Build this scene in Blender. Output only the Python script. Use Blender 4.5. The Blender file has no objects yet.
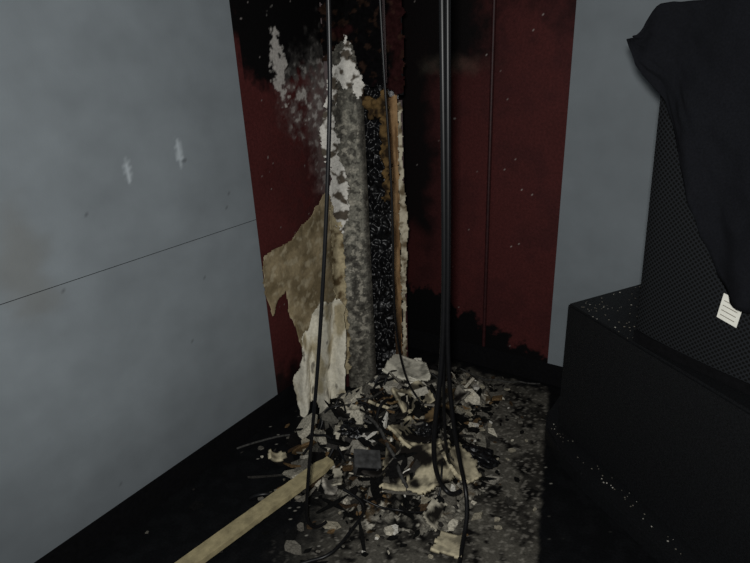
import bpy, bmesh, math, random
from mathutils import Vector, Matrix, noise, Euler
random.seed(7)
sc=bpy.context.scene
try: sc.view_settings.view_transform='Standard'
except Exception: pass

# ---------------------------------------------------------------- helpers
def lin(c):
    return tuple(((v/255)/12.92 if v/255<=.04045 else ((v/255+.055)/1.055)**2.4) for v in c)
def mixc(a,b,t):
    t=max(0.,min(1.,t)); return tuple(a[i]*(1-t)+b[i]*t for i in range(3))
def ss(a,b,x):
    if a==b: return 1. if x>=b else 0.
    t=max(0.,min(1.,(x-a)/(b-a))); return t*t*(3-2*t)
def fb(x,y,z,s,o=4):
    return noise.fractal(Vector((x*s,y*s,z*s)),1.0,2.0,o)
def coll(o,parent=None):
    sc.collection.objects.link(o)
    if parent: o.parent=parent
    return o
def empty(name):
    e=bpy.data.objects.new(name,None); e.empty_display_size=.05; return coll(e)
def new_mat(name,col=None,rough=.8,attr=False,nscale=60,namt=.25,bump=.2,bscale=None,spec=.3,metal=0):
    m=bpy.data.materials.new(name); m.use_nodes=True
    nt=m.node_tree; b=nt.nodes['Principled BSDF']
    b.inputs['Roughness'].default_value=rough
    b.inputs['Specular IOR Level'].default_value=spec
    b.inputs['Metallic'].default_value=metal
    tc=nt.nodes.new('ShaderNodeTexCoord')
    n=nt.nodes.new('ShaderNodeTexNoise'); n.inputs['Scale'].default_value=nscale; n.inputs['Detail'].default_value=6
    nt.links.new(tc.outputs['Object'],n.inputs['Vector'])
    mr=nt.nodes.new('ShaderNodeMapRange'); mr.inputs['From Min'].default_value=.3; mr.inputs['From Max'].default_value=.7
    mr.inputs['To Min'].default_value=1-namt; mr.inputs['To Max'].default_value=1+namt
    nt.links.new(n.outputs['Fac'],mr.inputs['Value'])
    mx=nt.nodes.new('ShaderNodeVectorMath'); mx.operation='SCALE'
    if attr:
        a=nt.nodes.new('ShaderNodeAttribute'); a.attribute_name='Col'
        nt.links.new(a.outputs['Color'],mx.inputs[0])
    else:
        mx.inputs[0].default_value=lin(col)
    nt.links.new(mr.outputs['Result'],mx.inputs['Scale'])
    nt.links.new(mx.outputs['Vector'],b.inputs['Base Color'])
    if bump:
        bp=nt.nodes.new('ShaderNodeBump'); bp.inputs['Strength'].default_value=bump; bp.inputs['Distance'].default_value=.004
        n2=nt.nodes.new('ShaderNodeTexNoise'); n2.inputs['Scale'].default_value=bscale or nscale*2; n2.inputs['Detail'].default_value=5
        nt.links.new(tc.outputs['Object'],n2.inputs['Vector'])
        nt.links.new(n2.outputs['Fac'],bp.inputs['Height']); nt.links.new(bp.outputs['Normal'],b.inputs['Normal'])
    return m
def mesh_obj(name,vs,fs,mat,parent=None,cols=None,smooth=False):
    me=bpy.data.meshes.new(name); me.from_pydata(vs,[],fs); me.update()
    if cols:
        ca=me.color_attributes.new('Col','FLOAT_COLOR','POINT')
        flat=[]
        for c in cols: flat.extend((c[0],c[1],c[2],1.))
        ca.data.foreach_set('color',flat)
    if smooth:
        for p in me.polygons: p.use_smooth=True
    me.materials.append(mat)
    return coll(bpy.data.objects.new(name,me),parent)
def box(name,lo,hi,mat,parent=None,bev=0):
    bm=bmesh.new(); bmesh.ops.create_cube(bm,size=1)
    for v in bm.verts:
        v.co=Vector([lo[i]+(v.co[i]+.5)*(hi[i]-lo[i]) for i in range(3)])
    if bev: bmesh.ops.bevel(bm,geom=bm.edges[:],offset=bev,segments=2,affect='EDGES')
    me=bpy.data.meshes.new(name); bm.to_mesh(me); bm.free(); me.materials.append(mat)
    return coll(bpy.data.objects.new(name,me),parent)
def prism(name,pts,z0,z1,mat,parent=None,bev=0):
    bm=bmesh.new(); vs=[bm.verts.new((p[0],p[1],z0)) for p in pts]
    f=bm.faces.new(vs); r=bmesh.ops.extrude_face_region(bm,geom=[f])
    for g in r['geom']:
        if isinstance(g,bmesh.types.BMVert): g.co.z=z1
    bmesh.ops.recalc_face_normals(bm,faces=bm.faces[:])
    if bev: bmesh.ops.bevel(bm,geom=bm.edges[:],offset=bev,segments=2,affect='EDGES')
    me=bpy.data.meshes.new(name); bm.to_mesh(me); bm.free(); me.materials.append(mat)
    return coll(bpy.data.objects.new(name,me),parent)
def inpoly(x,y,P):
    c=False;j=len(P)-1
    for i in range(len(P)):
        xi,yi=P[i];xj,yj=P[j]
        if (yi>y)!=(yj>y) and x<(xj-xi)*(y-yi)/(yj-yi)+xi: c=not c
        j=i
    return c
def sheet(name,P,mapf,res,jag,thick,colf,mat,parent=None,smooth=True,jscale=30):
    x0=min(p[0] for p in P)-jag;x1=max(p[0] for p in P)+jag
    y0=min(p[1] for p in P)-jag;y1=max(p[1] for p in P)+jag
    nx=max(1,int((x1-x0)/res));ny=max(1,int((y1-y0)/res))
    idx={};vs=[];cs=[];fs=[]
    def vid(i,j):
        k=(i,j)
        if k not in idx:
            u=x0+i*res;v=y0+j*res
            idx[k]=len(vs); vs.append(mapf(u,v)); cs.append(colf(u,v))
        return idx[k]
    for i in range(nx):
        for j in range(ny):
            u=x0+(i+.5)*res;v=y0+(j+.5)*res
            du=fb(u,v,3.1,jscale)*jag;dv=fb(u,v,9.7,jscale)*jag
            if inpoly(u+du,v+dv,P):
                fs.append((vid(i,j),vid(i+1,j),vid(i+1,j+1),vid(i,j+1)))
    o=mesh_obj(name,vs,fs,mat,parent,cs,smooth)
    if thick:
        s=o.modifiers.new('s','SOLIDIFY'); s.thickness=thick; s.offset=0
    return o
def grid(name,u0,u1,v0,v1,res,mapf,colf,mat,parent=None,smooth=True):
    nx=int(round((u1-u0)/res));ny=int(round((v1-v0)/res))
    vs=[];cs=[];fs=[]
    for j in range(ny+1):
        for i in range(nx+1):
            u=u0+(u1-u0)*i/nx;v=v0+(v1-v0)*j/ny
            vs.append(mapf(u,v));cs.append(colf(u,v))
    for j in range(ny):
        for i in range(nx):
            a=j*(nx+1)+i; fs.append((a,a+1,a+nx+2,a+nx+1))
    return mesh_obj(name,vs,fs,mat,parent,cs,smooth)
def cable(name,pts,rad,mat,parent=None):
    cu=bpy.data.curves.new(name,'CURVE');cu.dimensions='3D';cu.bevel_depth=rad;cu.bevel_resolution=3;cu.resolution_u=10
    s=cu.splines.new('NURBS');s.points.add(len(pts)-1);s.order_u=3;s.use_endpoint_u=True
    for i,p in enumerate(pts): s.points[i].co=(*p,1)
    cu.use_fill_caps=True
    cu.materials.append(mat)
    return coll(bpy.data.objects.new(name,cu),parent)

# room directions: room corner at origin, left wall x=0, right wall y=0
hd=math.radians(35)
H=Vector((-math.sin(hd),math.cos(hd),0)); R0=Vector((math.cos(hd),math.sin(hd),0))
def K(lat,d,z):  # column-aligned frame (lateral, depth, height)
    q=H*d+R0*lat; return (q.x,q.y,z)

# ---------------------------------------------------------------- materials
M_grey=new_mat('grey_painted_panel',rough=.6,attr=True,nscale=9,namt=.06,bump=.08,bscale=150,spec=.25)
M_red=new_mat('dark_red_sooty_wall',rough=.7,attr=True,nscale=90,namt=.2,bump=.2,bscale=120,spec=.12)
M_soot=new_mat('soot_blackened_board',rough=.95,attr=True,nscale=60,namt=.4,bump=.6,bscale=60,spec=.03)
M_floor=new_mat('sooty_floor',rough=.8,attr=True,nscale=120,namt=.3,bump=.4,bscale=160,spec=.1)
M_attr=new_mat('torn_plaster',rough=.9,attr=True,nscale=80,namt=.15,bump=.3,bscale=110,spec=.12)
M_debris=new_mat('ash_debris',rough=.9,attr=True,nscale=130,namt=.4,bump=.8,bscale=170,spec=.1)
M_conc=new_mat('grey_concrete',rough=.9,attr=True,nscale=140,namt=.28,bump=.7,bscale=150,spec=.12)
M_char=new_mat('charred_wood',col=(15,15,17),rough=.38,nscale=60,namt=.5,bump=.6,bscale=50,spec=.5)
M_stud=new_mat('raw_stud_wood',col=(150,112,74),rough=.8,nscale=40,namt=.3,bump=.4)
M_black=new_mat('black_paint',col=(13,13,15),rough=.75,nscale=60,namt=.3,bump=.2,spec=.12)
M_cable=new_mat('black_cable_rubber',col=(15,15,17),rough=.42,nscale=50,namt=.2,bump=0,spec=.4)
M_gcable=new_mat('dusty_cable_rubber',col=(60,59,57),rough=.7,nscale=90,namt=.6,bump=0,spec=.2)
M_cab=new_mat('black_textured_cabinet',col=(22,23,25),rough=.5,nscale=200,namt=.4,bump=.3,bscale=350,spec=.3)
M_cloth=new_mat('black_cloth',col=(21,22,26),rough=.95,nscale=200,namt=.2,bump=.3,bscale=500,spec=.1)
M_plank=new_mat('pale_plank_wood',col=(158,146,112),rough=.8,nscale=30,namt=.3,bump=.4)
M_label=new_mat('white_paper_label',col=(245,243,232),rough=.8,nscale=30,namt=.05,bump=0)
M_ink=new_mat('label_print',col=(150,145,135),rough=.8,nscale=30,namt=.05,bump=0)
M_pipe=new_mat('dark_red_pipe',col=(50,23,24),rough=.5,nscale=60,namt=.3,bump=.1)
M_ceil=new_mat('dark_ceiling',col=(40,40,42),rough=.9,nscale=20,namt=.2)

ZP=.115   # height where panels end above floor
TOP=2.6
GREY=lin((128,135,140)); RED=lin((75,35,34)); SOOT=lin((10,9,10)); DUST=lin((170,165,160))

# ---------------------------------------------------------------- walls
wl=box('wall_left',(-.12,-4.,0),(-.03,.0,TOP),M_black)
wr=box('wall_right',(-.12,.03,0),(4.,.12,TOP),M_black)
def grey_l(y,z):
    c=GREY
    n=fb(y,z,1.3,2.2); c=tuple(v*(1+.12*n) for v in c)
    n2=fb(y*.6,z,7.3,9.); c=tuple(v*(1+.07*n2) for v in c)
    for (cy,cz,ry,rz) in ((-1.38,1.215,.012,.045),(-1.18,1.245,.013,.045)):
        d=((y-cy)/ry)**2+((z-cz)/rz)**2+.8*fb(y,z,4,60)
        c=mixc(c,lin((190,198,204)),.75*ss(1.2,.3,d))
    c=mixc(c,lin((70,74,78)),.6*ss(.74,.82,noise.noise(Vector((y*40,z*40,2.)))))
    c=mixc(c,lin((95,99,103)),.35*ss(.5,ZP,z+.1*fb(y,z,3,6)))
    d=math.hypot((y+1.75)/.10,(z-1.02)/.2)
    c=mixc(c,lin((112,108,98)),.35*ss(1.2,.2,d+.5*n2))
    return c
gl_map=lambda y,z:(0,y,z)
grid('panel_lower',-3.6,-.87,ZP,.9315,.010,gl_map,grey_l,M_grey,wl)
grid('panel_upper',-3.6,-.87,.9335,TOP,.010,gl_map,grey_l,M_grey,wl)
box('panel_backing',(-.03,-3.6,ZP),(-.004,-.87,TOP),M_black,wl)
def red_l(y,z):
    n=fb(y,z,2.,5.);n2=fb(y,z,8.,22.);n3=fb(y,z,5.,30)
    c=tuple(v*(1+.18*n) for v in RED)
    c=mixc(c,lin((50,33,33)),.6*ss(-.9,-.3,y)*ss(-.3,.5,n2+.3))
    s=ss(1.44,1.54,z+.12*n+.05*n2+(-.08 if y<-.84 else 0))
    s=max(s,.95*ss(-.42,-.30,y+.05*n2)*ss(1.25,1.5,z))
    s=max(s,.9*ss(.30,.14,z+.06*n2))
    s=max(s,.5*ss(-.45,-.33,y+.06*n2)*ss(1.0,.8,z))
    c=mixc(c,SOOT,s)
    d=math.hypot((y+.48)/.20,(z-1.37)/.20)
    fall=ss(1.25,.2,d+.35*n2)
    c=mixc(c,DUST,.34*fall*ss(-.4,.3,n2+n3*.5))
    c=mixc(c,lin((195,190,184)),.8*fall*ss(.30,.42,n3*.7+n2*.7+.12*(1-d)))
    d=math.hypot((y+.655+.05*(z-1.5))/.032,(z-1.50)/.12)
    c=mixc(c,lin((185,180,174)),.9*ss(1.15,.85,d+.9*n2+.6*n3))
    d=math.hypot((y+.40)/.10,(z-1.2)/.38)
    f2=ss(1.3,.3,d+.5*n2)
    c=mixc(c,DUST,.22*f2); c=mixc(c,DUST,.7*f2*ss(.2,.32,n3*.8+n2*.6))
    c=mixc(c,lin((150,142,138)),.7*ss(.72,.8,noise.noise(Vector((y*70,z*70,5.)))))
    return c
grid('red_panel',-.87,0,ZP,TOP,.005,lambda y,z:(-.001,y,z),red_l,M_red,wl)
box('baseboard_left',(-.03,-3.6,0),(-.003,0,ZP),M_black,wl)

def red_r(x,z):
    n=fb(x,z,2.,4.);n2=fb(x,z,8.,16.);n3=fb(x,z,5.,60)
    c=tuple(v*(1+.12*n) for v in RED)
    c=mixc(c,lin((52,26,27)),.5*ss(-.3,.5,n+.3*n2))
    s=ss(.45,.28,x+.07*n+.04*n2)
    s*=ss(.35,.75,z+.2*n) *.97
    s=max(s,.98*ss(1.36,1.56,z+.13*n+.06*n2)*ss(.72,.50,x+.08*n2))
    s=max(s,.75*ss(1.55,1.85,z+.12*n+.1*n2))
    s=max(s,.45*ss(.9,1.7,z)*ss(.8,.3,x))
    s=max(s,.35*ss(.55,.3,x))
    e=.42-.30*min(1,max(0,(x-.15)/.8)) +.07*n2+.10*noise.noise(Vector((x*7,1.,0)))
    s=max(s,ss(e+.03,e-.01,z+.02*n3))
    c=mixc(c,SOOT,s)
    d=math.hypot((x-.42)/.20,(z-1.47)/.05)
    c=mixc(c,lin((82,76,66)),.32*ss(1.2,.1,d+.4*n2))
    c=mixc(c,lin((180,172,166)),.7*ss(.77,.83,noise.noise(Vector((x*60,z*60,5.)))))
    return c
grid('red_panel',0,.95,ZP,TOP,.006,lambda x,z:(x,.001,z),red_r,M_red,wr)
def grey_r(x,z):
    c=tuple(v*(.90+.08*fb(x,z,1.3,3)) for v in GREY)
    c=mixc(c,lin((70,74,78)),.5*ss(.72,.8,noise.noise(Vector((x*40,z*40,8)))))
    return c
grid('grey_panel',.95,3.8,ZP,TOP,.02,lambda x,z:(x,0,z),grey_r,M_grey,wr)
box('panel_backing_right',(.95,.004,ZP),(3.8,.03,TOP),M_black,wr)
box('baseboard_right',(0,.003,0),(3.8,.03,ZP),M_black,wr)
ce=box('ceiling',(-.12,-4,TOP),(4,.12,TOP+.1),M_ceil)

# ---------------------------------------------------------------- floor
BLK=lin((12,13,15)); ASH=lin((84,81,74))
def fl_col(x,y):
    n=fb(x,y,1.,5.);n2=fb(x,y,6.,18.);n3=fb(x,y,3.,60.)
    c=mixc(BLK,lin((22,23,25)),.5*ss(-.2,.5,n2))
    edge=1.065+(-.362-y)*.285
    m=ss(edge+.012,edge-.008,x+.01*n2)
    m*=ss(-.02,-.12,y+.06*n2)
    lb=.40 if y>-1 else .40+(-1-y)*.45
    m*=ss(lb-.10,lb+.16,x+.12*n+.07*n2)
    a=mixc(ASH,lin((42,40,37)),ss(-.2,.4,n+n2*.4))
    a=mixc(a,lin((16,15,15)),ss(.2,.5,n2+.3*n3))
    a=mixc(a,lin((150,145,135)),.5*ss(.32,.55,n3+.15*ss(.9,.3,math.hypot(x-.75,y+.65))))
    c=mixc(c,a,m)
    k=noise.noise(Vector((x*80,y*80,5.)))
    near=ss(1.0,.3,math.hypot(x-.65,y+.75))
    c=mixc(c,lin((170,166,156)),.85*ss(.80-.22*near,.86-.22*near,k))
    return c
def heap(x,y):
    def g(cx,cy,r,h): return h*math.exp(-((x-cx)**2+(y-cy)**2)/(r*r))
    return g(.46,-.56,.17,.17)+g(.60,-.85,.24,.08)+g(.38,-.84,.16,.10)+g(.80,-.95,.2,.03)+g(.60,-.32,.17,.08)+g(.66,-.60,.15,.05)
flo=box('floor',(-.03,-4,-.1),(4,.03,-.002),M_black)
grid('floor_surface',0,2.6,-2.8,0,.0065,lambda x,y:(x,y,0.),fl_col,M_floor,flo)

# ---------------------------------------------------------------- corner column (burnt open)
col=empty('burnt_corner_column')
zt=TOP
prism('charred_core',[K(-.18,-.40,0)[:2],K(.10,-.40,0)[:2],K(.10,-.09,0)[:2],K(0,-.02,0)[:2],K(-.18,-.275,0)[:2]],0,zt-.01,M_char,col)
def conc_col(u,v):
    n=fb(u*1.6,v*.6,1,9);n2=fb(u,v,6,35);n3=fb(u,v,3,90)
    c=mixc(lin((126,123,113)),lin((92,89,82)),ss(-.3,.4,n))
    c=mixc(c,lin((176,170,156)),.7*ss(.18,.32,n2+.4*n3))
    c=mixc(c,lin((48,46,43)),.7*ss(.22,.36,-n2+.4*n3))
    c=mixc(c,lin((40,38,36)),.55*ss(1.2,1.5,v+.1*n2))
    c=mixc(c,lin((42,39,36)),.75*ss(-.078,-.058,u+.012*n2))
    c=mixc(c,lin((62,59,54)),.5*ss(.35,.12,v+.1*n))
    return c
def pier_map(u,v):
    bulge=.008*fb(u,v,2,7)+.004*fb(u,v,2,50)
    e=min(u+.185,-.045-u); r=.018*(1-min(1,max(0,e/.02)))**2
    return K(u,-.50-bulge+r,v)
grid('concrete_pier_face',-.185,-.048,0,1.6,.0035,pier_map,conc_col,M_conc,col)
prism('concrete_pier_body',[K(-.183,-.47,0)[:2],K(-.05,-.47,0)[:2],K(-.05,-.40,0)[:2],K(-.183,-.40,0)[:2]],0,1.6,M_black,col)
def char_map(u,v):
    d,_=noise.voronoi(Vector((u*30,v*22,1.)))
    return K(u,-.415-.045*(d[1]-d[0])-.02*fb(u,v,4,12),v)
grid('alligator_char',-.052,.055,.05,1.45,.004,char_map,lambda u,v:SOOT,M_char,col,smooth=True)
def stud_col(u,v):
    n=fb(u*6,v*.6,3,12)
    c=mixc(lin((150,120,86)),lin((102,77,52)),ss(-.3,.4,n))
    c=mixc(c,lin((50,36,26)),.8*ss(.062,.050,u+.006*fb(u,v,1,30)))
    c=mixc(c,lin((40,30,24)),.8*ss(.55,.2,v+.1*n))
    return c
sheet('stud_face',[(.052,.10),(.05,1.36),(.092,1.375),(.082,.10)],lambda u,v:K(u,-.505,v),.005,.006,.0,stud_col,M_attr,col,jscale=20)
prism('stud_body',[K(.054,-.50,0)[:2],K(.083,-.50,0)[:2],K(.083,-.40,0)[:2],K(.054,-.40,0)[:2]],0,1.36,M_stud,col)
crm=lambda u,v:mixc(lin((190,181,160)),lin((105,92,72)),ss(-.2,.5,fb(u,v,4,25)))
sheet('plasterboard_edge',[(.086,.10),(.090,1.34),(.104,1.35),(.108,1.0),(.124,.80),(.108,.6),(.104,.3),(.100,.10)],
      lambda u,v:K(u,-.508-.004*fb(u,v,2,30),v),.004,.008,.006,crm,M_attr,col)
prism('right_cladding',[K(.095,-.50,0)[:2],K(.110,-.50,0)[:2],K(.110,-.10,0)[:2],K(.095,-.10,0)[:2]],0,1.35,M_pipe,col)
prism('left_cladding',[K(-.20,-.49,0)[:2],K(-.186,-.49,0)[:2],K(-.186,-.30,0)[:2],K(-.20,-.30,0)[:2]],0,zt-.02,M_pipe,col)
def clad_col(u,v):
    n=fb(u,v,2,9);n2=fb(u,v,2,30)
    c=mixc(SOOT,lin((46,22,22)),.7*ss(.1,.5,n+.9*ss(.02,.09,u)-.15))
    c=mixc(c,lin((62,44,34)),.4*ss(.25,.5,n2+.3*ss(-.10,-.17,u)))
    return c
sheet('upper_cladding',[(-.20,1.50),(-.13,1.58),(-.08,1.56),(-.06,1.47),(-.02,1.40),(.03,1.42),(.07,1.38),(.118,1.37),(.118,TOP-.02),(-.20,TOP-.02)],
      lambda u,v:K(u,-.515-.004*fb(u,v,3,10),v),.005,.014,.0,clad_col,M_soot,col)
prism('upper_cladding_right',[K(.100,-.509,0)[:2],K(.116,-.509,0)[:2],K(.116,-.10,0)[:2],K(.100,-.10,0)[:2]],1.37,TOP-.02,M_black,col)
prism('corner_trim_strip',[K(.040,-.535,0)[:2],K(.050,-.535,0)[:2],K(.050,-.522,0)[:2],K(.040,-.522,0)[:2]],1.42,TOP-.02,M_pipe,col)
wht=lambda u,v:mixc(lin((214,210,202)),lin((88,80,70)),ss(.05,.35,fb(u,v,4,22)))
def crump(u,v,d0=-.525,a=.012):
    return K(u,d0-a*fb(u,v,7,14)-.004*fb(u,v,7,60),v)
sheet('plaster_rim',[(-.20,1.36),(-.165,1.49),(-.135,1.50),(-.105,1.60),(-.085,1.52),(-.06,1.47),(-.045,1.38),(-.075,1.36),(-.085,1.43),(-.12,1.40),(-.15,1.45),(-.17,1.34)],
      crump,.0035,.022,.003,wht,M_attr,col)
sheet('plaster_rim_side',[(-.235,1.24),(-.205,1.33),(-.185,1.38),(-.170,1.22),(-.155,1.12),(-.130,1.02),(-.135,.90),(-.165,.80),(-.20,.84),(-.21,1.0),(-.20,1.10),(-.23,1.16)],
      crump,.0035,.022,.003,wht,M_attr,col)
tanc=lambda u,v:mixc(lin((184,170,138)),lin((96,80,56)),ss(-.1,.45,fb(u,v,4,18)))
def strip_map(u,v):
    k=max(0,(-.185-u)/.045)
    return K(u+.012*k*k,-.515-.03*k*k-.01*fb(u,v,7,10),v)
sheet('peeled_paper_strip',[(-.21,.98),(-.17,.85),(-.165,.7),(-.172,.5),(-.168,.3),(-.175,.08),(-.225,.08),(-.215,.4),(-.24,.6),(-.225,.85)],
      strip_map,.004,.018,.003,tanc,M_attr,col)
och=lambda u,v:mixc(lin((106,84,52)),lin((42,32,22)),ss(-.3,.3,fb(u,v,4,25)))
sheet('insulation_foam',[(-.055,1.42),(-.03,1.37),(.0,1.35),(.05,1.40),(.055,1.1),(.05,.93),(.02,.93),(.025,1.05),(.02,1.20),(.012,1.30),(-.01,1.29),(-.03,1.30),(-.05,1.36)],
      lambda u,v:K(u,-.50-.03*fb(u,v,7,18),v),.004,.018,.008,och,M_attr,col)

# ---------------------------------------------------------------- torn wall covering on left wall
tw=empty('torn_wall_covering')
tan=lambda u,v:mixc(mixc(lin((160,144,114)),lin((124,110,84)),ss(-.3,.4,fb(u,v,4,7))),lin((186,174,147)),.6*ss(.1,.4,fb(u,v,1,25)))
sheet('brown_paper_backing',[(-.868,.52),(-.868,.77),(-.69,.80),(-.58,.86),(-.44,.94),(-.30,1.0),(-.26,.3),(-.40,.25),(-.53,.20),(-.56,.18),(-.70,.20),(-.735,.45),(-.75,.58),(-.81,.56)],
      lambda u,v:(.004+.03*ss(-.80,-.868,u)*ss(.60,.5,v)+.04*ss(.5,.2,v)+.012*abs(fb(u,v,2,5)),u,v),.005,.014,.002,tan,M_attr,tw,jscale=12)
TL=Vector((.03,-.70,.52));TR=Vector((.17,-.555,.52));BL=Vector((.065,-.825,.015));BR=Vector((.245,-.70,.02))
def hang(u,v):
    a=TL.lerp(TR,u);b=BL.lerp(BR,u);p=b.lerp(a,v)
    f=.026*math.sin(u*13+1.5*v+2*fb(u,v,1,2))*(1-.3*v)+.008*fb(u,v,3,5)+.05*ss(.8,1.02,v)*ss(.9,.5,u)
    n=Vector((.8,-.6,0)); p=p+n*f; return (p.x,p.y,max(.004,p.z))
cream=lambda u,v:mixc(mixc(lin((218,212,195)),lin((172,160,132)),ss(0,.5,fb(u,v,4,3))),lin((60,50,42)),.7*ss(.48,.7,fb(u,v,9,7)))
sheet('hanging_plaster_sheet',[(.02,.06),(-.04,.25),(.02,.42),(.06,.50),(.08,.66),(.20,.72),(.34,.88),(.46,1.02),(.75,.96),(.98,.90),(1.02,.08),(.85,.02),(.70,.12),(.62,.0),(.46,-.02),(.38,.12),(.28,.0),(.12,-.02)],
      hang,.012,.07,.004,cream,M_attr,tw,jscale=6)

cp=cable('conduit_pipe',[(.625,-.014,0.13),(.627,-.014,1.0),(.62,-.014,2.59)],.009,M_pipe)
# ---------------------------------------------------------------- debris
deb=empty('fire_debris_pile')
def heap_z(x,y):
    h=heap(x,y)
    k=ss(.004,.03,h)
    return h+k*(.03*fb(x,y,3,12)+.016*fb(x,y,8,38))-.004
def deb_col(x,y):
    n=fb(x,y,1,8);n2=fb(x,y,6,28);n3=fb(x,y,9,80)
    top=ss(.34,.08,math.hypot(x-.50,y+.50))
    c=mixc(lin((120,116,106)),lin((18,17,16)),ss(-.3,.15,n+.5*n2-.5*top))
    c=mixc(c,lin((92,74,50)),.5*ss(.3,.5,fb(x,y,12,16)))
    c=mixc(c,lin((195,189,174)),.8*ss(.28,.45,n3*.6+n2*.6+.30*top))
    return c
sheet('ash_heap',[(.30,-.60),(.36,-.46),(.45,-.34),(.6,-.14),(.78,-.2),(.85,-.5),(.98,-.8),(1.0,-1.1),(.7,-1.2),(.45,-1.15),(.30,-1.0),(.27,-.86)],
      lambda x,y:(x,y,heap_z(x,y)),.007,.05,0,deb_col,M_debris,deb,smooth=False,jscale=9)
PAL=[((200,193,176),4),((150,143,126),4),((105,101,93),8),((52,50,47),9),((16,16,16),18),((105,84,58),3),((66,52,38),4),((218,214,204),2)]
pal=[lin(c) for c,w in PAL for _ in range(w)]
vs=[];fs=[];cs=[]
def shard(c,sx,sy,sz,rot,colr,tgt=None):
    V,Fc,Cc=tgt or (vs,fs,cs)
    n=random.randint(4,7); b0=len(V)
    ang=[2*math.pi*(i+random.uniform(-.3,.3))/n for i in range(n)]
    for s in (-1,1):
        for a in ang:
            p=Vector((math.cos(a)*sx,math.sin(a)*sy,s*sz))+Vector([random.uniform(-.12,.12)*k for k in (sx,sy,sz)])
            p=rot@p+Vector(c); p.z=max(p.z,.001)
            V.append(tuple(p)); Cc.append(colr)
    Fc.append(tuple(b0+n-1-i for i in range(n))); Fc.append(tuple(b0+n+i for i in range(n)))
    for i in range(n):
        j=(i+1)%n; Fc.append((b0+i,b0+j,b0+n+j,b0+n+i))
def blocked(x,y,extra=0):
    if x<.03 or y>-.04: return True
    q=Vector((x,y,0)); d=q.dot(H);l=q.dot(R0)
    if d>-.54-extra and -.26-extra<l<.14+extra: return True
    if x<.28 and y>-.88: return True      # hanging sheet
    if x>1.04 and y>-.6-(x-1.04)*.3: return True   # riser
    return False
cnt=0
while cnt<1400:
    t=random.random()
    if t<.64: x=random.gauss(.54,.16);y=random.gauss(-.72,.22)
    elif t<.93: x=random.gauss(.75,.17);y=random.gauss(-.75,.3)
    else: x=random.gauss(.45,.3);y=random.gauss(-1.05,.25)
    if blocked(x,y) or x>1.2 or y<-1.9: continue
    z=max(0,heap_z(x,y))
    s=min(.05,.005+random.expovariate(1/.009)*(1.2 if z>.02 else .55))
    e=Euler((random.gauss(0,.5 if z>.02 else .12),random.gauss(0,.5 if z>.02 else .12),random.uniform(0,6.3))).to_matrix()
    shard((x,y,z+.004),s*random.uniform(.8,1.6),s*random.uniform(.4,1),min(.006,s*.25),e,random.choice(pal)); cnt+=1
cnt=0
while cnt<170:
    q=random.random()
    if q<.45: x=random.gauss(.50,.09);y=random.gauss(-.60,.13)
    elif q<.72: x=random.gauss(.38,.08);y=random.gauss(-.93,.10)
    else: x=random.gauss(.62,.16);y=random.gauss(-.85,.14)
    if blocked(x,y,.05): continue
    z=max(0,heap_z(x,y)); s=random.uniform(.018,.055)
    e=Euler((random.gauss(0,.45),random.gauss(0,.45),random.uniform(0,6.3))).to_matrix()
    near=math.hypot(x-.50,y+.50)<.17
    pc=((205,200,186),(170,165,152),(150,145,134),(112,108,100),(30,28,26)) if near else ((150,145,134),(90,87,80),(50,48,46),(18,17,17),(18,17,17),(18,17,17),(18,17,17),(180,174,158),(84,66,46))
    shard((x,y,z+s*.2),s*1.2,s*random.uniform(.5,.9),s*random.uniform(.12,.4),e,lin(random.choice(pc))); cnt+=1
for i in range(90):
    x=random.gauss(.5,.17);y=random.gauss(-.82,.2)
    if blocked(x,y,.1) or x>1: continue
    z=max(0,heap_z(x,y))
    e=Euler((0,random.gauss(0,.35),random.uniform(0,6.3))).to_matrix()
    shard((x,y,z+.015),random.uniform(.04,.10),random.uniform(.004,.009),.004,e,random.choice(pal[9:]))
mesh_obj('rubble_shards',vs,fs,M_debris,deb,cs)

def fragment(name,c,w,h,rz,rx,ry,colA,t=.012,seed=0,bend=.02,base=(198,187,158)):
    e=Euler((rx,ry,rz)).to_matrix(); rnd=random.Random(seed)
    P=[(-w/2,-h/2),(w*rnd.uniform(-.1,.1),-h/2*rnd.uniform(.8,1.1)),(w/2,-h/2*rnd.uniform(.6,1)),(w/2*rnd.uniform(.8,1.1),h*rnd.uniform(-.1,.1)),(w/2*rnd.uniform(.6,1),h/2),(0,h/2*rnd.uniform(.7,1.1)),(-w/2*rnd.uniform(.7,1),h/2),(-w/2*rnd.uniform(.8,1.1),0)]
    def mp(u,v):
        p=Vector(c)+e@Vector((u,v,bend*.6*fb(u,v,seed,7)+bend*(u/w*2)**2)); return (p.x,p.y,max(.006,p.z))
    def cf(u,v):
        m=min(w/2-abs(u),h/2-abs(v))+.015*fb(u,v,seed,25)
        k=ss(.004,.02,m)*colA
        c0=mixc(lin(base),lin(tuple(b*.68 for b in base)),ss(-.1,.4,fb(u,v,seed+3,20)))
        return mixc(c0,lin((26,23,21)),k*ss(-.6,-.1,fb(u,v,seed+7,12)))
    return sheet(name,P,mp,.006,.010,t,cf,M_attr,deb,jscale=22)
fragment('plasterboard_piece',(.77,-.93,.085),.27,.20,.45,.32,-.10,1.,seed=2,t=.020)
fragment('plasterboard_piece',(.875,-.83,.085),.12,.20,.9,.15,.45,.35,seed=5,t=.014)
fragment('plasterboard_piece',(.66,-.82,.12),.16,.12,1.5,.35,.2,.8,seed=6)
fragment('plasterboard_piece',(.50,-.55,.225),.20,.13,.3,.25,.15,.3,seed=8,base=(205,200,184))
fragment('plasterboard_piece',(.58,-.66,.17),.17,.12,1.2,.5,.1,.8,seed=11)
fragment('plasterboard_piece',(.47,-.74,.15),.15,.11,2.2,.4,.2,.9,seed=23)
fragment('plasterboard_piece',(.21,-1.12,.025),.07,.05,.9,.1,.35,.3,seed=14)
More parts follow.
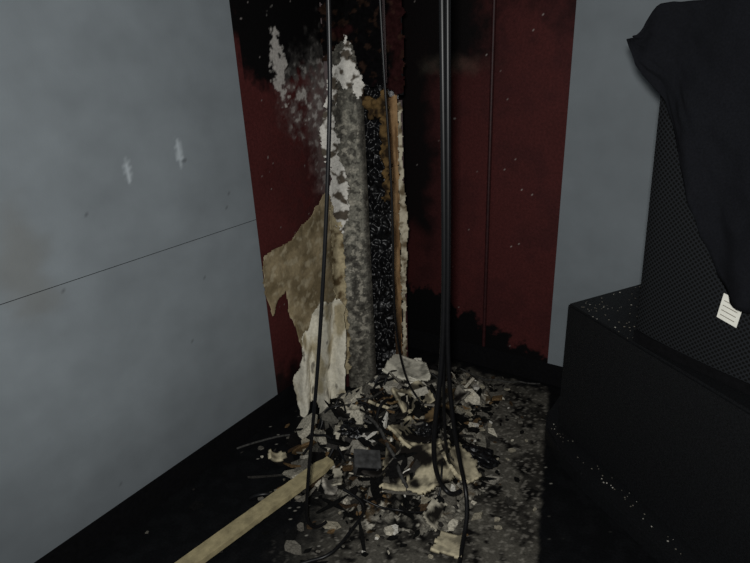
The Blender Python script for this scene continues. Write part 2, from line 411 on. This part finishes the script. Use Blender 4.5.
fragment('plasterboard_piece',(1.00,-1.13,.012),.10,.09,.3,.0,.06,.2,seed=17,bend=.006)
fragment('plasterboard_piece',(.52,-1.12,.03),.12,.08,1.1,.2,.16,.6,seed=19,base=(190,184,172))
fr=random.Random(21)
for i in range(24):
    while True:
        x=fr.gauss(.56,.15);y=fr.gauss(-.76,.18)
        if not blocked(x,y,.08) and x<.98: break
    fragment('board_scrap',(x,y,max(0,heap_z(x,y))+.03),fr.uniform(.05,.13),fr.uniform(.04,.09),fr.uniform(0,6.3),fr.gauss(0,.4),fr.gauss(0,.4),fr.choice((.2,.8,1,1)),t=.007,seed=30+i,bend=.015,
        base=fr.choice(((185,178,160),(130,125,115),(90,86,80),(50,47,44),(112,92,64),(26,24,23),(26,24,23))))
# melted plastic lumps
def lump(c,sx,sy,sz,seed):
    bm=bmesh.new(); bmesh.ops.create_icosphere(bm,subdivisions=5,radius=1)
    for v in bm.verts:
        d=1+.55*fb(v.co.x,v.co.y,v.co.z+seed,1.3)+.15*fb(v.co.x,v.co.y,v.co.z+seed,5)
        v.co=Vector((c[0]+v.co.x*sx*d,c[1]+v.co.y*sy*d,max(.003,c[2]+v.co.z*sz*d)))
    me=bpy.data.meshes.new('melted_plastic_lump');bm.to_mesh(me);bm.free();me.materials.append(M_char)
    for p_ in me.polygons: p_.use_smooth=True
    coll(bpy.data.objects.new('melted_plastic_lump',me),deb)
lump((.90,-.70,.02),.07,.05,.04,3)
lump((.45,-.90,.13),.06,.05,.03,8)
lump((.70,-.74,.11),.05,.06,.03,14)

# plank
pl=empty('wooden_plank')
a=Vector((.31,-1.74,.012));b=Vector((.465,-1.075,.085)); dr=(b-a).normalized(); sd=Vector((dr.y,-dr.x,0)).normalized(); up=sd.cross(dr)
bm=bmesh.new(); N=40; rings=[]
for i in range(N+1):
    t=i/N; p=a.lerp(b,t); w=.030*(1-.1*abs(fb(t,0,1,12))); hh=.010
    if t>.93: w*=1-.5*(t-.93)/.07*(.6+.5*random.random())
    rings.append([bm.verts.new(p+sd*sx*w+up*sy*hh) for sx,sy in ((-1,-1),(1,-1),(1,1),(-1,1))])
for i in range(N):
    for k in range(4):
        bm.faces.new((rings[i][k],rings[i][(k+1)%4],rings[i+1][(k+1)%4],rings[i+1][k]))
bm.faces.new(rings[0][::-1]);bm.faces.new(rings[-1]);bmesh.ops.recalc_face_normals(bm,faces=bm.faces[:])
me=bpy.data.meshes.new('board');bm.to_mesh(me);bm.free();me.materials.append(M_plank);coll(bpy.data.objects.new('board',me),pl)

jb=empty('burnt_junction_box')
M_met=new_mat('sooty_metal',col=(80,80,80),rough=.5,nscale=40,namt=.5,bump=.3,metal=.3)
box('shell',(-.045,-.035,-.03),(.045,.035,.03),M_met,jb,.004)
box('opening',(-.036,-.0365,-.022),(.036,-.030,.022),M_char,jb,.001)
box('lid',(-.05,-.04,.029),(.05,.04,.034),M_met,jb,.001)
jb.location=(.60,-1.03,.095);jb.rotation_euler=(.25,.2,.7)

# ---------------------------------------------------------------- cables
def hang_cable(pts,rad): return cable('hanging_cable',pts,rad,M_cable)
hang_cable([K(-.09,-1.44,2.6),K(-.105,-1.44,1.64),K(-.149,-1.44,1.17),K(-.215,-1.44,.66),K(-.27,-1.44,.32),K(-.296,-1.44,.14),K(-.30,-1.44,.07),K(-.27,-1.43,.03),K(-.24,-1.40,.03)],.0058)
hang_cable([K(.155,-1.33,2.6),K(.166,-1.33,1.64),K(.176,-1.33,.95),K(.170,-1.33,.62),K(.150,-1.33,.42),K(.138,-1.33,.28),K(.145,-1.33,.17),K(.172,-1.33,.09),K(.205,-1.36,.08),K(.225,-1.38,.12)],.0085)
hang_cable([K(.172,-1.335,2.6),K(.180,-1.335,1.64),K(.186,-1.335,.95),K(.183,-1.335,.65),K(.20,-1.335,.40),K(.23,-1.335,.20),K(.250,-1.34,.10),K(.245,-1.42,.05),K(.215,-1.50,.012),K(.18,-1.62,.010)],.0078)
hang_cable([K(.163,-1.30,2.6),K(.172,-1.30,1.64),K(.180,-1.31,.9),K(.174,-1.32,.64),K(.178,-1.30,.40),K(.19,-1.27,.2),K(.21,-1.25,.12),K(.23,-1.22,.09)],.0055)
hang_cable([K(.012,-.95,2.6),K(.017,-.92,1.686),K(.045,-.9,1.05),K(.032,-.88,.55),K(.07,-.86,.26),K(.14,-.88,.14),K(.17,-.92,.12)],.0045)
def floor_cable(pts,rad,m=M_cable): return cable('floor_cable',pts,rad,m)
floor_cable([(.015,-1.15,.01),(.05,-1.11,.02),(.07,-1.06,.012),(.11,-1.02,.02),(.14,-.97,.012),(.20,-.955,.02),(.28,-.90,.06),(.33,-.82,.12),(.42,-.76,.14)],.0045,M_gcable)
floor_cable([(.60,-.23,.10),(.66,-.18,.05),(.70,-.15,.02),(.74,-.11,.02),(.80,-.10,.012),(.84,-.06,.012),(.88,-.06,.01),(.93,-.03,.01)],.004,M_gcable)
rnd=random.Random(3)
for k in range(13):
    x=rnd.gauss(.5,.1);y=rnd.gauss(-.88,.12);a0=rnd.uniform(0,6.3);pts=[]
    for i in range(9):
        pts.append((x,y,max(.006,heap_z(x,y))+rnd.uniform(.015,.07)))
        a0+=rnd.uniform(-.9,.9); x+=.06*math.cos(a0);y+=.06*math.sin(a0)
        if x<.28: x=.32
        if Vector((x,y,0)).dot(H)>-.65: y-=.09;a0+=1.5
    floor_cable(pts,rnd.choice((.004,.0055,.007)),rnd.choice((M_cable,M_cable,M_gcable)))

# ---------------------------------------------------------------- right side
rp=[(1.07,-.01),(1.06,-.34),(1.09,-.44),(1.16,-.53),(1.28,-.64),(1.70,-.93),(2.4,-1.40),(2.4,-.01)]
ri=prism('stage_riser',rp,0,.07,M_cab,bev=.008)
A=(1.12,-.40);D=(1.95,-1.04);B=(1.345,-.01);Cc=(2.3,-.01)
sub=empty('subwoofer_cabinet')
prism('cabinet_body',[A,D,(2.3,-1.04),Cc,B],.0745,.62,M_cab,sub,bev=.008)
spk=empty('loudspeaker')
e_=Vector((.88,-.475,0)).normalized();g_=Vector((.475,.88,0)).normalized();S=Vector((1.394,-.605,0))
def SP(u,v,z):
    p=S+e_*u+g_*v-R0*.035*(z-.62)*max(0,1-max(u,0)/.3)
    return (p.x,p.y,z)
zb,zt2=.622,1.58
def hexa(name,u0,u1,v0,v1,z0,z1,mat,parent,bev=.006):
    bm=bmesh.new(); q=[]
    for z in (z0,z1):
        for u,v in ((u0,v0),(u1,v0),(u1,v1),(u0,v1)): q.append(bm.verts.new(SP(u,v,z)))
    for f in ((0,1,2,3),(4,5,6,7),(0,1,5,4),(1,2,6,5),(2,3,7,6),(3,0,4,7)): bm.faces.new([q[i] for i in f])
    bmesh.ops.recalc_face_normals(bm,faces=bm.faces[:])
    if bev: bmesh.ops.bevel(bm,geom=bm.edges[:],offset=bev,segments=2,affect='EDGES')
    me=bpy.data.meshes.new(name);bm.to_mesh(me);bm.free();me.materials.append(mat);return coll(bpy.data.objects.new(name,me),parent)
hexa('cabinet',0,.60,.012,.50,zb,zt2,M_cab,spk)
hexa('base_trim',-.004,.61,-.004,.02,zb,zb+.04,M_black,spk,.003)
mg=new_mat('perforated_steel_grille',col=(34,35,38),rough=.6,nscale=50,namt=.1,bump=0,spec=.2)
nt=mg.node_tree;bs=nt.nodes['Principled BSDF'];vo=nt.nodes.new('ShaderNodeTexVoronoi');vo.inputs['Scale'].default_value=95;vo.inputs['Randomness'].default_value=0.
tc=nt.nodes.new('ShaderNodeUVMap');tc.uv_map='UVMap'
mp=nt.nodes.new('ShaderNodeMapping');mp.inputs['Rotation'].default_value=(0,0,math.radians(45));nt.links.new(tc.outputs['UV'],mp.inputs['Vector']);nt.links.new(mp.outputs['Vector'],vo.inputs['Vector'])
mr=nt.nodes.new('ShaderNodeMapRange');mr.inputs['From Min'].default_value=.30;mr.inputs['From Max'].default_value=.42;nt.links.new(vo.outputs['Distance'],mr.inputs['Value'])
mc=nt.nodes.new('ShaderNodeMix');mc.data_type='RGBA';mc.inputs[6].default_value=(.003,.003,.003,1);mc.inputs[7].default_value=(*lin((34,36,39)),1)
nt.links.new(mr.outputs['Result'],mc.inputs[0]);nt.links.new(mc.outputs[2],bs.inputs['Base Color'])
bm=bmesh.new();uvl=bm.loops.layers.uv.new('UVMap');nu,nv=30,24;gv=[]
for j in range(nv+1):
    for i in range(nu+1):
        u=.005+.585*i/nu;z=zb+.05+(zt2-zb-.06)*j/nv
        gv.append((bm.verts.new(SP(u,-.002-.03*math.sin(math.pi*i/nu)**.6,z)),(u*1.0,z*1.0)))
for j in range(nv):
    for i in range(nu):
        ids=[j*(nu+1)+i,j*(nu+1)+i+1,(j+1)*(nu+1)+i+1,(j+1)*(nu+1)+i]
        f=bm.faces.new([gv[k][0] for k in ids]);f.smooth=True
        for l,k in zip(f.loops,ids): l[uvl].uv=gv[k][1]
me=bpy.data.meshes.new('grille');bm.to_mesh(me);bm.free();me.materials.append(mg);coll(bpy.data.objects.new('grille',me),spk)
lb=[SP(.265,-.036,.825),SP(.32,-.038,.815),SP(.325,-.034,.885),SP(.27,-.033,.895)]
lb=[tuple(Vector(p)-g_*.004) for p in lb]
o=mesh_obj('paper_label',lb,[(0,1,2,3)],M_label,spk); s=o.modifiers.new('s','SOLIDIFY');s.thickness=.001
for k in range(4):
    t0=.16+.19*k;t1=t0+.035
    l0,l1,l2,l3=[Vector(p)-g_*.0012 for p in lb]
    q=[l0.lerp(l3,t0).lerp(l1.lerp(l2,t0),.12),l0.lerp(l3,t0).lerp(l1.lerp(l2,t0),.85),l0.lerp(l3,t1).lerp(l1.lerp(l2,t1),.85),l0.lerp(l3,t1).lerp(l1.lerp(l2,t1),.12)]
    mesh_obj('label_line_%d'%(k+1),[tuple(v) for v in q],[(0,1,2,3)],M_ink,spk)

cl=empty('draped_black_cloth')
LE=[(-.055,1.53),(-.03,1.47),(0,1.43),(.05,1.37),(.10,1.26),(.165,1.12),(.255,.94),(.30,.89),(.45,.85),(.62,.83)]
def low(u):
    for i in range(len(LE)-1):
        if LE[i][0]<=u<=LE[i+1][0]:
            t=(u-LE[i][0])/(LE[i+1][0]-LE[i][0]); return LE[i][1]*(1-t)+LE[i+1][1]*t
    return LE[-1][1] if u>.6 else LE[0][1]
vs=[];fs=[];NU,NV=70,60
def ztop(u): return 1.61+.012*fb(u,1,1,6)-.08*ss(.03,-.055,u)
for i in range(NU+1):
    u=-.055+.675*i/NU
    for j in range(NV+1):
        t=j/NV
        if t<.35:
            v=.50-(.50+.045)*(t/.35); z=ztop(u)+.006*fb(u,v,2,12)
        else:
            k=(t-.35)/.65; zz=ztop(u); lo_=low(u)+.008*fb(u,2,2,14)
            z=zz+(lo_-zz)*k
            v=-.045-.018*math.sin(u*34+3*k+2*fb(u,k,1,3))*k-.015*fb(u,z,1,7)-.016
        p=S+e_*u+g_*v-R0*.035*(z-.62)*max(0,1-max(u,0)/.3)
        vs.append((p.x,p.y,z))
for i in range(NU):
    for j in range(NV):
        a=i*(NV+1)+j; fs.append((a,a+1,a+NV+2,a+NV+1))
o=mesh_obj('cloth_sheet',vs,fs,M_cloth,cl,None,True); s=o.modifiers.new('s','SOLIDIFY');s.thickness=.004
T1=([],[],[]);T2=([],[],[])
I3=Matrix.Identity(3)
Apoly=[(A[0]+.02,A[1]),(1.38,-.60),(1.55,-.3),(1.36,-.03)]
for i in range(260):
    s=random.uniform(.001,.0032);c=random.choice([lin((190,186,176)),lin((120,115,105)),lin((120,115,105))])
    x=random.uniform(1.12,1.5);y=random.uniform(-.6,-.03)
    if i<160 and inpoly(x,y,Apoly): shard((x,y,.6215),s,s,.0006,I3,c,T1)
    x=random.uniform(1.08,1.7);y0=A[1]-(x-A[0])*.77
    y=y0-random.uniform(.0,.06)
    if i>215 and inpoly(x,y,rp): shard((x,y,.0715),s,s,.0006,I3,c,T2)
mesh_obj('ash_flakes',T1[0],T1[1],M_debris,sub,T1[2])
mesh_obj('ash_flakes_riser',T2[0],T2[1],M_debris,ri,T2[2])

# ---------------------------------------------------------------- light + camera
C=Vector((1.635,-2.395,1.5))
p=math.radians(21.4);r=math.radians(2.6)
F=H*math.cos(p)+Vector((0,0,-math.sin(p)));U0=H*math.sin(p)+Vector((0,0,math.cos(p)))
R=R0*math.cos(r)-U0*math.sin(r);U=R0*math.sin(r)+U0*math.cos(r)
cam=bpy.data.cameras.new('camera');co=bpy.data.objects.new('camera',cam);coll(co)
m=Matrix((R,U,-F)).transposed().to_4x4();m.translation=C;co.matrix_world=m
cam.sensor_width=36;cam.lens=560/750*36;cam.clip_start=.02
sc.camera=co
def area(name,loc,tgt,size,power,col):
    l=bpy.data.lights.new(name,'AREA');l.size=size;l.energy=power;l.color=col
    o=bpy.data.objects.new(name,l);coll(o);o.location=loc
    o.rotation_euler=(Vector(tgt)-Vector(loc)).to_track_quat('-Z','Y').to_euler();return o
area('flash_lamp',C-R*.05+U*.05-F*.1,(.35,-.5,.65),.08,26,(1,1,.97))
area('fill_light',(1.4,-3.0,2.45),(.3,-.6,.9),.8,4,(.85,.93,1))  # added soft fill that evens out the flash, not a lamp of the room
w=bpy.data.worlds.new('world');sc.world=w;w.use_nodes=True
w.node_tree.nodes['Background'].inputs['Color'].default_value=(.62,.68,.72,1)
w.node_tree.nodes['Background'].inputs['Strength'].default_value=.08
